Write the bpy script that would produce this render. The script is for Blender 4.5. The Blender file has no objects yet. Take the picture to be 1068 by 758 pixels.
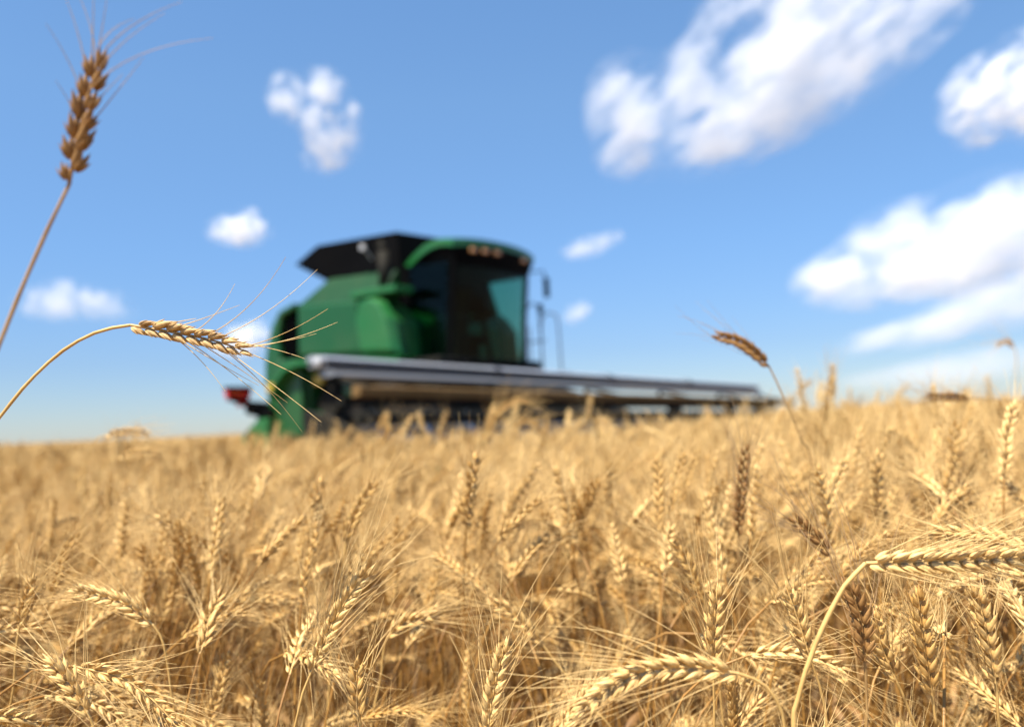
import bpy, bmesh, math, random
import numpy as np
from mathutils import Vector, Matrix, noise as mnoise
R = math.radians
rnd = random.Random(11)
S = bpy.context.scene
COL = S.collection

# ------------------------------------------------------------------ camera
F, EYE = 890.0, 1.05                       # focal length in pixels of the 1068 px wide photo; eye height
PITCH, ROLL = math.atan(61 / 890), R(2.5)
fw = Vector((0, math.cos(PITCH), math.sin(PITCH)))
r0, u0 = Vector((1, 0, 0)), Vector((0, -math.sin(PITCH), math.cos(PITCH)))
RT = r0 * math.cos(ROLL) - u0 * math.sin(ROLL)
UP = u0 * math.cos(ROLL) + r0 * math.sin(ROLL)
EYEV = Vector((0, 0, EYE))
cam = bpy.data.cameras.new('camera')
cam.sensor_width, cam.lens = 36.0, 36.0 * F / 1068
cam.clip_start, cam.clip_end = 0.05, 30000
cam.dof.use_dof = True
cam.dof.focus_distance = 0.68
cam.dof.aperture_fstop = 3.7
cam.dof.aperture_blades = 0
co = bpy.data.objects.new('camera', cam); COL.objects.link(co)
m = Matrix((RT, UP, -fw)).transposed().to_4x4(); m.translation = EYEV
co.matrix_world = m
S.camera = co

def at(px, py, depth):                     # the point seen at a photo pixel, at a depth in metres
    return EYEV + (fw + RT * ((px - 534) / F) - UP * ((py - 379) / F)) * depth
def proj(p):
    d = Vector(p) - EYEV; z = d.dot(fw)
    return 534 + F * d.dot(RT) / z, 379 - F * d.dot(UP) / z, z

# ------------------------------------------------------------------ sky, sun, exposure
SUN_EL, SUN_AZ = R(63), R(222)             # azimuth clockwise from +Y: behind the camera, to the left
w = bpy.data.worlds.new('World'); S.world = w; w.use_nodes = True
wn = w.node_tree; bg = wn.nodes['Background']
sky = wn.nodes.new('ShaderNodeTexSky'); sky.sky_type = 'NISHITA'
sky.sun_disc = False; sky.sun_elevation = SUN_EL; sky.sun_rotation = SUN_AZ
sky.altitude = 300; sky.air_density = 1.0; sky.dust_density = 0.1; sky.ozone_density = 3.0
tcw = wn.nodes.new('ShaderNodeTexCoord'); sx = wn.nodes.new('ShaderNodeSeparateXYZ'); rp = wn.nodes.new('ShaderNodeValToRGB')
wn.links.new(tcw.outputs['Generated'], sx.inputs[0]); wn.links.new(sx.outputs[2], rp.inputs[0])   # thick blue air towards the horizon
cr = rp.color_ramp; cr.elements[0].position = 0.0; cr.elements[0].color = (.50, .57, .73, 1); cr.elements[1].position = .55; cr.elements[1].color = (1.02, 1.26, 1.36, 1)
for p_, c_ in ((.08, (.52, .615, .80, 1)), (.2, (.68, .84, 1.0, 1)), (.36, (.92, 1.10, 1.18, 1))): e_ = cr.elements.new(p_); e_.color = c_
mu = wn.nodes.new('ShaderNodeMix'); mu.data_type = 'RGBA'; mu.blend_type = 'MULTIPLY'; mu.inputs[0].default_value = 1
wn.links.new(sky.outputs[0], mu.inputs[6]); wn.links.new(rp.outputs[0], mu.inputs[7])
wn.links.new(mu.outputs[2], bg.inputs[0]); bg.inputs[1].default_value = 0.081
sun = bpy.data.lights.new('sun', 'SUN'); sun.energy = 5.0; sun.angle = R(0.5); sun.color = (1, 0.95, 0.86)
so = bpy.data.objects.new('sun', sun); COL.objects.link(so)
to_sun = Vector((math.cos(SUN_EL) * math.sin(SUN_AZ), math.cos(SUN_EL) * math.cos(SUN_AZ), math.sin(SUN_EL)))
so.rotation_euler = to_sun.to_track_quat('Z', 'Y').to_euler()
vs = S.view_settings
S.display_settings.display_device = 'sRGB'
vs.view_transform = 'Standard'; vs.look = 'None'; vs.gamma = 1; vs.use_curve_mapping = False
vs.exposure = 1.02
cy = S.cycles
cy.max_bounces = 10; cy.diffuse_bounces = 2; cy.glossy_bounces = 3; cy.transmission_bounces = 4
cy.transparent_max_bounces = 16; cy.volume_bounces = 8; cy.use_denoising = True
cy.volume_step_rate = 1.0; cy.volume_max_steps = 256

# ------------------------------------------------------------------ materials
class NT:
    def __init__(s, name):
        s.m = bpy.data.materials.new(name); s.m.use_nodes = True
        s.t = s.m.node_tree; s.n = s.t.nodes; s.p = s.n['Principled BSDF']; s.out = s.n['Material Output']
    def new(s, t, **k):
        x = s.n.new(t)
        for a, b in k.items(): setattr(x, a, b)
        return x
    def link(s, a, b): s.t.links.new(a, b)
    def math(s, op, a, b=None, c=None, clamp=False):
        x = s.new('ShaderNodeMath', operation=op, use_clamp=clamp)
        for i, v in enumerate((a, b, c)):
            if v is None: continue
            if isinstance(v, (int, float)): x.inputs[i].default_value = v
            else: s.link(v, x.inputs[i])
        return x.outputs[0]
    def mix(s, f, a, b):
        x = s.new('ShaderNodeMix', data_type='RGBA')
        for i, v in ((0, f), (6, a), (7, b)):
            if isinstance(v, (int, float)): x.inputs[i].default_value = v
            elif isinstance(v, tuple): x.inputs[i].default_value = v + (1,)
            else: s.link(v, x.inputs[i])
        return x.outputs[2]
    def noise(s, scale, detail=4, rough=.55, vec=None):
        x = s.new('ShaderNodeTexNoise'); x.inputs['Scale'].default_value = scale
        x.inputs['Detail'].default_value = detail; x.inputs['Roughness'].default_value = rough
        if vec is None: vec = s.new('ShaderNodeTexCoord').outputs['Object']
        s.link(vec, x.inputs['Vector']); return x.outputs[0]
    def ramp(s, f, lo, hi):
        x = s.new('ShaderNodeMapRange'); x.clamp = True
        x.inputs[1].default_value = lo; x.inputs[2].default_value = hi
        s.link(f, x.inputs[0]); return x.outputs[0]

def paint(name, col, rough=.35, metal=0, coat=0, dust=.25, dustcol=(.42, .31, .17), wear=.85, spec=.5):
    t = NT(name); t.p.inputs['Specular IOR Level'].default_value = spec
    n1 = t.ramp(t.noise(1.6, 6, .6), .42, .75); n2 = t.noise(30, 5, .7)
    dark = tuple(c * wear for c in col)
    base = t.mix(t.noise(4, 3), dark, col)
    d = t.math('MULTIPLY', t.math('MULTIPLY', n1, n2), dust * 2, clamp=True)
    t.link(t.mix(d, base, dustcol), t.p.inputs['Base Color'])
    t.link(t.math('ADD', t.math('MULTIPLY', d, .5), rough, clamp=True), t.p.inputs['Roughness'])
    t.p.inputs['Metallic'].default_value = metal; t.p.inputs['Coat Weight'].default_value = coat
    t.p.inputs['Coat Roughness'].default_value = .12
    return t.m

M = {}
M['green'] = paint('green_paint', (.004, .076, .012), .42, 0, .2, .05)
M['light_green'] = paint('pale_green', (.008, .125, .022), .42, 0, .2, .06)  # lighter tone of the body green, on roof, fender and other parts
M['dark_green'] = paint('deep_green', (.004, .048, .011), .55, 0, 0, .04, spec=.25)  # darker tone of the body green, on the grain tank only
M['black'] = paint('black_panel', (.003, .003, .0033), .7, 0, 0, .004, spec=.03)
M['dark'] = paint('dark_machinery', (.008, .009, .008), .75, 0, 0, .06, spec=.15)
M['rubber'] = paint('tyre_rubber', (.012, .011, .011), .85, 0, 0, .15, spec=.15)
M['steel'] = paint('worn_steel', (.36, .37, .39), .30, .85, 0, .15)
M['grey'] = paint('grey_sheet', (.22, .225, .235), .38, .4, .1, .10)
M['silver'] = paint('silver_sheet', (.55, .55, .56), .3, .5, .1, .06)
M['greydark'] = paint('grey_sheet_band', (.085, .09, .11), .35, .5, .2, .12)
M['tan'] = paint('chaff_coated_beam', (.17, .095, .032), .8, 0, 0, .25, (.36, .23, .10), spec=.2)
M['yellow'] = paint('yellow_paint', (.55, .36, .02), .45, 0, .2, .1)
M['red'] = paint('red_lens', (.72, .012, .016), .2, 0, .5, .05)
M['amber'] = paint('amber_lens', (.75, .36, .12), .25, 0, .5, .05)
M['white'] = paint('white_lamp', (.5, .5, .5), .3, 0, .3, .15)
M['seat'] = paint('black_seat', (.008, .008, .008), .8, 0, 0, .02, spec=.1)

def glass_mat():
    t = NT('tinted_cab_glass')
    tr = t.new('ShaderNodeBsdfTransparent'); tr.inputs[0].default_value = (.48, .70, .60, 1)
    gl = t.new('ShaderNodeBsdfGlossy'); gl.inputs['Roughness'].default_value = .02
    gl.inputs[0].default_value = (.9, .95, .95, 1)
    ge = t.new('ShaderNodeNewGeometry'); dt = t.new('ShaderNodeVectorMath', operation='DOT_PRODUCT')
    t.link(ge.outputs['Normal'], dt.inputs[0]); t.link(ge.outputs['Incoming'], dt.inputs[1])
    sch = t.math('MULTIPLY_ADD', t.math('POWER', t.math('SUBTRACT', 1.0, t.math('ABSOLUTE', dt.outputs['Value'])), 5.0), .7, .010)
    mx = t.new('ShaderNodeMixShader')
    t.link(sch, mx.inputs[0])
    t.link(tr.outputs[0], mx.inputs[1]); t.link(gl.outputs[0], mx.inputs[2]); t.link(mx.outputs[0], t.out.inputs[0])
    return t.m
M['glass'] = glass_mat()

def straw(name, a, b, c, trans=.2, rough=.55, scale=60):
    """dry straw: colours a..b vary from plant to plant, patches of c along it; some light passes through"""
    t = NT(name)
    oi = t.new('ShaderNodeObjectInfo')
    geo = t.new('ShaderNodeNewGeometry')
    base = t.mix(oi.outputs['Random'], a, b)
    base = t.mix(t.ramp(t.noise(scale, 4, .65), .45, .72), base, c)
    base = t.mix(t.math('MULTIPLY', geo.outputs['Random Per Island'], .35), base, tuple(min(1, x * 1.25) for x in a))
    t.link(base, t.p.inputs['Base Color'])
    t.p.inputs['Roughness'].default_value = rough
    t.p.inputs['Specular IOR Level'].default_value = .35
    bp = t.new('ShaderNodeBump'); bp.inputs['Strength'].default_value = .35; bp.inputs['Distance'].default_value = .0006
    t.link(t.noise(scale * 9, 3, .7), bp.inputs['Height']); t.link(bp.outputs[0], t.p.inputs['Normal'])
    tl = t.new('ShaderNodeBsdfTranslucent'); t.link(base, tl.inputs[0])
    mx = t.new('ShaderNodeMixShader'); mx.inputs[0].default_value = trans
    t.link(t.p.outputs[0], mx.inputs[1]); t.link(tl.outputs[0], mx.inputs[2]); t.link(mx.outputs[0], t.out.inputs[0])
    return t.m
M['ear'] = straw('wheat_ear', (.86, .575, .225), (.58, .325, .09), (.30, .14, .036), .09, .42, 160)
M['ear_tan'] = straw('tan_wheat_ear', (.66, .43, .18), (.60, .38, .15), (.26, .125, .036), .12, .45, 110)
M['beard'] = straw('wheat_beard', (.86, .60, .26), (.72, .45, .16), (.52, .28, .08), .2, .45, 40)
M['stem'] = straw('wheat_stem', (.42, .22, .052), (.26, .115, .025), (.15, .06, .014), .06, .42, 25)  # straw colour darkened to deepen the shade between the stalks
M['stem_pale'] = straw('pale_wheat_stem', (.68, .44, .15), (.60, .37, .12), (.42, .22, .06), .08, .45, 30)
M['leaf'] = straw('wheat_leaf', (.40, .22, .07), (.22, .105, .03), (.13, .06, .018), .18, .6, 40)  # darkened like the stems, for shade inside the crop
M['ear_brown'] = straw('weathered_wheat_ear', (.39, .205, .066), (.34, .175, .052), (.14, .066, .022), .12, .55, 190)
M['beard_brown'] = straw('weathered_wheat_beard', (.55, .36, .18), (.50, .32, .15), (.34, .19, .09), .25, .4, 40)
M['stem_brown'] = straw('weathered_wheat_stem', (.46, .27, .10), (.42, .25, .09), (.26, .14, .05), .1, .5, 40)

def soil():
    t = NT('dry_soil_and_straw')
    n = t.noise(.9, 8, .65); n2 = t.noise(60, 4, .7)
    c = t.mix(t.ramp(n2, .4, .62), (.07, .042, .022), (.22, .135, .055))
    t.link(t.mix(t.ramp(n, .3, .75), c, (.26, .165, .07)), t.p.inputs['Base Color'])
    t.p.inputs['Roughness'].default_value = .95
    b = t.new('ShaderNodeBump'); b.inputs['Strength'].default_value = .6; t.link(n2, b.inputs['Height']); t.link(b.outputs[0], t.p.inputs['Normal'])
    return t.m
M['soil'] = soil()

# ------------------------------------------------------------------ mesh helpers
class MB:
    """collects shapes, then links them as ONE mesh object"""
    def __init__(s): s.v, s.f = [], []
    def add(s, vs_, fs):
        o = len(s.v); s.v += [tuple(v) for v in vs_]; s.f += [tuple(i + o for i in f) for f in fs]
    def box(s, a, b):
        x0, y0, z0 = a; x1, y1, z1 = b
        s.add([(x, y, z) for x in (x0, x1) for y in (y0, y1) for z in (z0, z1)],
              [(0, 1, 3, 2), (4, 6, 7, 5), (0, 4, 5, 1), (2, 3, 7, 6), (0, 2, 6, 4), (1, 5, 7, 3)])
    def prism(s, poly, y0, y1, shrink=1.0, fn=None):
        """polygon in (x, z) extruded in y; the y1 end may be shrunk about its centre"""
        n = len(poly); cx = sum(p[0] for p in poly) / n; cz = sum(p[1] for p in poly) / n
        a = [(x, y0, z) for x, z in poly]
        b = [(cx + (x - cx) * shrink, y1, cz + (z - cz) * shrink) for x, z in poly]
        if fn: a = [fn(*p) for p in a]; b = [fn(*p) for p in b]
        s.add(a + b, [tuple(range(n))[::-1], tuple(range(n, 2 * n))] + [(i, (i + 1) % n, n + (i + 1) % n, n + i) for i in range(n)])
    def tube(s, pts, r, n=8, caps=True):
        pts = [Vector(p) for p in pts]; k = len(pts)
        rs = r if isinstance(r, (list, tuple)) else [r] * k
        t0 = (pts[1] - pts[0]).normalized(); u = t0.orthogonal().normalized(); V = []
        for i, p in enumerate(pts):
            t = (pts[min(i + 1, k - 1)] - pts[max(i - 1, 0)]).normalized()
            u = (u - t * u.dot(t)).normalized(); w_ = t.cross(u)
            V += [p + (u * math.cos(2 * math.pi * j / n) + w_ * math.sin(2 * math.pi * j / n)) * rs[i] for j in range(n)]
        Fs = [(i * n + j, i * n + (j + 1) % n, (i + 1) * n + (j + 1) % n, (i + 1) * n + j) for i in range(k - 1) for j in range(n)]
        if caps: Fs += [tuple(range(n))[::-1], tuple(range((k - 1) * n, k * n))]
        s.add(V, Fs)
    def disc(s, c, axis, prof, n=32):
        """lathe: prof is a list of (radius, offset along axis)"""
        a = Vector(axis).normalized(); u = a.orthogonal().normalized(); w_ = a.cross(u); c = Vector(c); k = len(prof)
        V = [c + a * h + (u * math.cos(2 * math.pi * j / n) + w_ * math.sin(2 * math.pi * j / n)) * r for r, h in prof for j in range(n)]
        s.add(V, [(i * n + j, i * n + (j + 1) % n, (i + 1) * n + (j + 1) % n, (i + 1) * n + j) for i in range(k - 1) for j in range(n)]
              + [tuple(range(n))[::-1], tuple(range((k - 1) * n, k * n))])
    def mesh(s, name, mat, smooth=False):
        me = bpy.data.meshes.new(name); me.from_pydata(s.v, [], s.f); me.materials.append(mat)
        bm = bmesh.new(); bm.from_mesh(me); bmesh.ops.recalc_face_normals(bm, faces=bm.faces); bm.to_mesh(me); bm.free()
        if smooth: me.polygons.foreach_set('use_smooth', [True] * len(me.polygons))
        return me
    def build(s, name, mat, parent=None, smooth=False, bevel=0):
        o = bpy.data.objects.new(name, s.mesh(name, mat, smooth)); COL.objects.link(o)
        if parent: o.parent = parent
        if bevel:
            b = o.modifiers.new('bevel', 'BEVEL'); b.width = bevel; b.segments = 2; b.limit_method = 'ANGLE'; b.angle_limit = R(28)
        return o

def tag(o, label=None, cat=None, group=None, kind=None):
    for k, v in (('label', label), ('category', cat), ('group', group), ('kind', kind)):
        if v: o[k] = v
    return o
def empty(name, loc=(0, 0, 0), rz=0):
    o = bpy.data.objects.new(name, None); COL.objects.link(o); o.location = loc; o.rotation_euler = (0, 0, rz)
    o.empty_display_size = .05
    return o

# ------------------------------------------------------------------ ground
g = MB()
rings = [0, 3, 8, 20, 50, 120, 300, 800, 2500, 9000]; n = 64
V = [(0, 0, 0)] + [(r * math.cos(2 * math.pi * j / n), r * math.sin(2 * math.pi * j / n), 0) for r in rings[1:] for j in range(n)]
Fc = [(0, 1 + j, 1 + (j + 1) % n) for j in range(n)] + [(1 + i * n + j, 1 + (i + 1) * n + j, 1 + (i + 1) * n + (j + 1) % n, 1 + i * n + (j + 1) % n) for i in range(len(rings) - 2) for j in range(n)]
g.add(V, Fc)
tag(g.build('ground', M['soil']), kind='structure')

# ------------------------------------------------------------------ clouds
def cloud(label, puffs, dist, seed, depth=.8, dens=9., amp=1.15, nscale=3.2, stretch=(1, 1, 1), rot=0, thin=0.):
    """puffs: (px, py, rx, ry, tilt in degrees) as they are seen; built as one lumpy body of vapour at DIST metres"""
    x0, x1 = min(p[0] - p[2] for p in puffs), max(p[0] + p[2] for p in puffs)
    y0, y1 = min(p[1] - p[3] for p in puffs), max(p[1] + p[3] for p in puffs)
    c = at((x0 + x1) / 2, (y0 + y1) / 2, dist)
    view = (c - EYEV).normalized()
    ex = Vector((view.y, -view.x, 0)).normalized(); ez = ex.cross(view).normalized()
    U_ = dist / F                                          # metres per photo pixel there
    half = max(x1 - x0, y1 - y0) / 2 * U_
    bm = bmesh.new(); loc = []
    for (px, py, rx, ry, tl) in puffs:
        p = at(px, py, dist) - c
        lx, lz = p.dot(ex), p.dot(ez)
        ly = rnd.uniform(-.15, .15) * rx * U_
        rx, ry = rx * 1.3, ry * 1.3
        sc = (rx * U_, max(rx, ry) * .55 * U_ * depth + min(rx, ry) * .45 * U_ * depth, ry * U_)
        loc.append(((lx, ly, lz), (0, -R(tl), 0), sc))
        mat = Matrix.LocRotScale(Vector((lx, ly, lz)), __import__('mathutils').Euler((0, -R(tl), 0)), Vector(sc) * .93)
        bmesh.ops.create_icosphere(bm, subdivisions=3, radius=1, matrix=mat)
    me = bpy.data.meshes.new('cloud'); bm.to_mesh(me); bm.free()
    o = bpy.data.objects.new('cloud', me); COL.objects.link(o)
    rm = o.modifiers.new('remesh', 'REMESH'); rm.mode = 'VOXEL'; rm.voxel_size = half / 28
    o.matrix_world = Matrix((ex, view, ez)).transposed().to_4x4(); o.location = c
    bpy.context.view_layer.update()
    me2 = bpy.data.meshes.new_from_object(o.evaluated_get(bpy.context.evaluated_depsgraph_get())); o.modifiers.clear(); o.data = me2
    t = NT('cloud_vapour'); t.n.remove(t.p)
    tc = t.new('ShaderNodeTexCoord').outputs['Object']
    best = None
    for (l, r_, s_) in loc:
        mp = t.new('ShaderNodeMapping', vector_type='TEXTURE')
        mp.inputs[1].default_value = l; mp.inputs[2].default_value = r_; mp.inputs[3].default_value = s_
        t.link(tc, mp.inputs[0])
        ln = t.new('ShaderNodeVectorMath', operation='LENGTH'); t.link(mp.outputs[0], ln.inputs[0])
        v = t.math('SUBTRACT', 1.0, ln.outputs['Value'])
        best = v if best is None else t.math('SMOOTH_MAX', best, v, .15)
    mp = t.new('ShaderNodeMapping', vector_type='TEXTURE')
    mp.inputs[1].default_value = (seed * 13.1, seed * 7.7, seed * 3.3); mp.inputs[2].default_value = (0, -R(rot), 0)
    mp.inputs[3].default_value = tuple(x * half for x in stretch)
    t.link(tc, mp.inputs[0])
    nz = t.noise(nscale, 8, .68, mp.outputs[0])
    body = t.ramp(best, 0, .34)
    d = t.math('ADD', t.math('MULTIPLY', best, .9), t.math('MULTIPLY', t.math('SUBTRACT', nz, .54 + thin), amp * 2.6))
    d = t.math('MULTIPLY', t.ramp(d, 0, .75), body)
    d = t.math('MULTIPLY', d, dens / half)
    vol = t.new('ShaderNodeVolumePrincipled')
    vol.inputs['Color'].default_value = (.975, .975, .98, 1); vol.inputs['Anisotropy'].default_value = .0
    t.link(d, vol.inputs['Density']); t.link(vol.outputs[0], t.out.inputs['Volume'])
    tp = t.new('ShaderNodeBsdfTransparent'); df = t.new('ShaderNodeBsdfDiffuse'); sm = t.new('ShaderNodeMixShader'); sm.inputs[0].default_value = .006   # the thin outer veil
    df.inputs[0].default_value = (.9, .9, .9, 1); t.link(tp.outputs[0], sm.inputs[1]); t.link(df.outputs[0], sm.inputs[2]); t.link(sm.outputs[0], t.out.inputs['Surface'])
    me2.materials.clear(); me2.materials.append(t.m)
    return tag(o, label, 'cloud', 'fair weather clouds in the sky')

cloud('large bright white cloud high in the sky, reaching the top edge with streaky tails',
      [(655, 125, 50, 62, 10), (735, 110, 78, 62, 20), (800, 70, 85, 75, 30), (870, 60, 90, 52, 30), (940, 35, 75, 28, 35), (740, 155, 60, 32, 5), (810, 10, 80, 50, 15), (640, 160, 34, 34, 0)],
      1700, 1, dens=5, amp=2.3, nscale=3.8, stretch=(1.7, 1, .8), rot=30)
cloud('white cloud cut by the right edge of the sky, upper one',
      [(1035, 95, 52, 38, 25), (1085, 85, 60, 52, 20), (1030, 125, 36, 26, 25)], 1700, 2, dens=4, amp=2.2, nscale=3.6, stretch=(1.6, 1, .8), rot=25)
cloud('broad cloud with white top and grey base at the right edge',
      [(870, 292, 52, 30, 8), (940, 262, 70, 46, 18), (1030, 245, 85, 55, 14), (1110, 240, 80, 60, 8), (950, 290, 95, 26, 6)], 2300, 3, dens=6.5, amp=1.5, nscale=4.2, stretch=(1.5, 1, .8), rot=12)
cloud('long thin cloud bank under the broad grey based cloud',
      [(920, 350, 60, 14, 14), (1000, 325, 75, 24, 16), (1080, 310, 70, 32, 10)], 2700, 4, dens=3.4, amp=1.6, nscale=3, stretch=(2, 1, .7), rot=14)
cloud('ragged little cloud pair above the left of the harvester, upper of two',
      [(302, 102, 22, 24, 20), (335, 95, 24, 22, 0), (330, 122, 22, 22, 0), (345, 152, 32, 26, 35), (366, 122, 14, 18, 30)], 1700, 5, dens=2.6, amp=1.7, nscale=3.2)
cloud('tiny white puff of cloud left of the grain tank top',
      [(250, 240, 30, 17, 5), (258, 230, 15, 13, 0)], 2000, 6, dens=2.6, amp=1.5, nscale=2.2)
cloud('pale cloud low at the left behind the tall brown stalk',
      [(72, 315, 46, 19, 0), (110, 318, 30, 16, -8), (65, 303, 22, 14, 0)], 2400, 7, dens=1.7, amp=1.6, nscale=2.6)
cloud('tiny cloud behind the beard of the nodding ear',
      [(258, 350, 24, 16, 10), (248, 362, 26, 12, 0)], 2400, 8, dens=2.4, amp=1.0, nscale=2.2)
cloud('small wispy cloud right of the cab roof',
      [(612, 258, 26, 11, 12), (635, 250, 16, 9, 20)], 2300, 9, dens=1.3, amp=1.3, nscale=2.4)
cloud('smallest wisp of cloud above the reel beam',
      [(602, 326, 16, 10, 25)], 2400, 10, dens=.9, amp=1.1, nscale=2.0)
cloud('faint low haze cloud near the horizon at the right',
      [(1000, 385, 90, 20, 5), (930, 392, 60, 12, 5)], 3600, 12, dens=1.1, amp=.9, nscale=2.0, stretch=(2, 1, .8))

# ------------------------------------------------------------------ combine harvester
TH = R(53)
H = Vector((math.sin(TH), -math.cos(TH), 0)); L = Vector((math.cos(TH), math.sin(TH), 0)); ORG = Vector((-.17, 12.05, 0))
cb = empty('combine_harvester', ORG, math.atan2(H.y, H.x))
tag(cb, 'green combine harvester with black grain tank top and wide grey header in the wheat', 'combine harvester')
def to_local(p):
    d = Vector(p) - ORG; return d.dot(H), d.dot(L)

b = MB()
b.prism([(-3.02, 2.80), (-3.18, 2.55), (-3.30, 2.2), (-3.31, 1.8), (-3.12, .95), (-2.47, .95), (-2.47, 1.85), (-2.2, 1.98), (-.64, 1.98), (-.68, 2.48), (-.86, 2.70), (-1.0, 2.80)], -1.36, 1.36)
b.build('body', M['green'], cb, bevel=.03)
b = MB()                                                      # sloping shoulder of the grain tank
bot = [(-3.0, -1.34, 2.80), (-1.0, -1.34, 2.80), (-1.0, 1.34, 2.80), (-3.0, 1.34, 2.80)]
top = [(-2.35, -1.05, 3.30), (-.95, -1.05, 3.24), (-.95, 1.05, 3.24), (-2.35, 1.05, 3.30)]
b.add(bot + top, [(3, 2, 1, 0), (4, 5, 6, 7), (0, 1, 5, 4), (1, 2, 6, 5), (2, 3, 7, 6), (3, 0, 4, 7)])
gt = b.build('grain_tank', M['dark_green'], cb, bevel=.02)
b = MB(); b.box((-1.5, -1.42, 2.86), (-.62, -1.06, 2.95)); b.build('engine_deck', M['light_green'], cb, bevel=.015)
b = MB()                                                      # flared black sheet metal on top of the tank
bot = [(-2.42, -1.0, 3.27), (-.92, -1.0, 3.24), (-.92, 1.0, 3.24), (-2.42, 1.0, 3.27)]
rim = [(-3.42, -.80, 3.70), (-2.62, -1.02, 3.85), (-.98, -.98, 3.79), (-.78, .62, 3.80), (-.86, 1.2, 3.79), (-2.6, 1.2, 3.84), (-3.5, .7, 3.76)]
bi = [0, 0, 1, 2, 2, 3, 3]
for shift in (0, .03):
    Vb = [(x + (.03 if shift and x < -1.6 else 0) - (.03 if shift and x >= -1.6 else 0), y * (1 - shift), z) for x, y, z in bot]
    Vr = [(x + (.03 if shift and x < -1.6 else 0) - (.03 if shift and x >= -1.6 else 0), y * (1 - shift), z) for x, y, z in rim]
    Vs = Vb + Vr; fs = []
    for i in range(7):
        j = (i + 1) % 7
        fs.append((bi[i], bi[j], 4 + j, 4 + i) if bi[i] != bi[j] else (bi[i], 4 + j, 4 + i))
    b.add(Vs, fs)
b.add(rim + [(x * .985 - .02, y * .97, z) for x, y, z in rim], [(i, (i + 1) % 7, 7 + (i + 1) % 7, 7 + i) for i in range(7)])
ext = b.build('tank_extension', M['black'], cb)
b = MB()
b.add([(-3.38, -.76, 3.68), (-2.6, -.98, 3.825), (-1.0, -.94, 3.765), (-.82, .6, 3.775), (-.88, 1.15, 3.765), (-2.56, 1.15, 3.815), (-3.46, .66, 3.72), (-1.7, 0, 3.84)],
      [(i, (i + 1) % 7, 7) for i in range(7)])
b.build('tank_cover', M['black'], ext)

# side panels on the right flank
p = MB(); p.prism([(-2.60, 2.13), (-2.60, 2.90), (-1.33, 2.82), (-1.24, 2.08)], -1.37, -1.47, .965); p.build('side_panel', M['green'], cb, bevel=.03)
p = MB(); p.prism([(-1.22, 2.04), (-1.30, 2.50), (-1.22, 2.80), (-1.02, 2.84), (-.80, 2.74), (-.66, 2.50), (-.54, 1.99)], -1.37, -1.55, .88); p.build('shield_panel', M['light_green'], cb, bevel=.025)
p = MB(); p.prism([(-2.62, 2.94), (-2.98, 2.85), (-3.14, 2.66), (-3.28, 2.36), (-3.34, 2.1), (-3.35, 1.8), (-3.15, .97), (-2.50, .97), (-2.50, 1.90), (-2.62, 2.11), (-2.98, 2.11), (-3.03, 2.4), (-2.93, 2.76), (-2.62, 2.85)], -1.36, -1.50); p.build('rear_panel', M['green'], cb, bevel=.03)
p = MB()
p.prism([(-3.04, 2.12), (-3.04, 2.45), (-2.94, 2.78), (-2.61, 2.84), (-2.61, 2.12)], -1.362, -1.40)
for k in range(9): p.box((-3.0, -1.43, 2.2 + k * .065), (-2.65, -1.402, 2.225 + k * .065))
p.build('air_grille', M['black'], cb)
p = MB()                                                      # fender lip that runs over the wheel
arc = [(-3.0, 1.62), (-2.9, 1.86), (-2.7, 2.02), (-2.4, 2.09), (-1.6, 2.06), (-.9, 2.01), (-.36, 1.96)]
for (x0, z0), (x1, z1) in zip(arc, arc[1:]):
    p.add([(x0, -1.37, z0), (x0, -1.66, z0 - .02), (x0, -1.66, z0 - .10), (x0, -1.37, z0 - .08), (x1, -1.37, z1), (x1, -1.66, z1 - .02), (x1, -1.66, z1 - .10), (x1, -1.37, z1 - .08)],
          [(0, 1, 5, 4), (1, 2, 6, 5), (2, 3, 7, 6), (3, 0, 4, 7)])
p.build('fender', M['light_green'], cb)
p = MB(); p.box((-3.27, -1.53, 1.66), (-3.05, -1.503, 1.78)); p.build('warning_plate', M['yellow'], cb, bevel=.005)
p = MB(); p.box((-2.22, -1.50, 1.70), (-2.05, -1.44, 1.84)); p.build('side_reflector', M['yellow'], cb, bevel=.01)
p = MB(); p.box((-2.45, -1.15, .95), (-.1, 1.15, 1.96)); p.box((-2.4, -1.30, 1.1), (-1.5, -1.15, 1.5)); p.build('chassis', M['dark'], cb, bevel=.02)
for x, z, r_, mt in ((-2.05, 1.45, .20, 'dark'), (-1.62, 1.62, .13, 'green'), (-1.25, 1.40, .24, 'steel'), (-2.28, 1.18, .15, 'green')):
    p = MB(); p.disc((x, -1.30, z), (0, -1, 0), [(r_ * .4, 0), (r_, .0), (r_, .02), (r_ * .8, .035), (r_, .05), (r_, .07), (r_ * .3, .075)]); p.build('pulley', M[mt], cb)
p = MB(); p.tube([(-2.05, -1.36, 1.65), (-1.25, -1.36, 1.64), (-1.05, -1.36, 1.55), (-1.0, -1.36, 1.40), (-1.05, -1.36, 1.25), (-1.25, -1.36, 1.16), (-2.05, -1.36, 1.25), (-2.2, -1.36, 1.34), (-2.25, -1.36, 1.45), (-2.2, -1.36, 1.56), (-2.05, -1.36, 1.65)], .02, 6); p.build('drive_belt', M['rubber'], cb)

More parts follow.
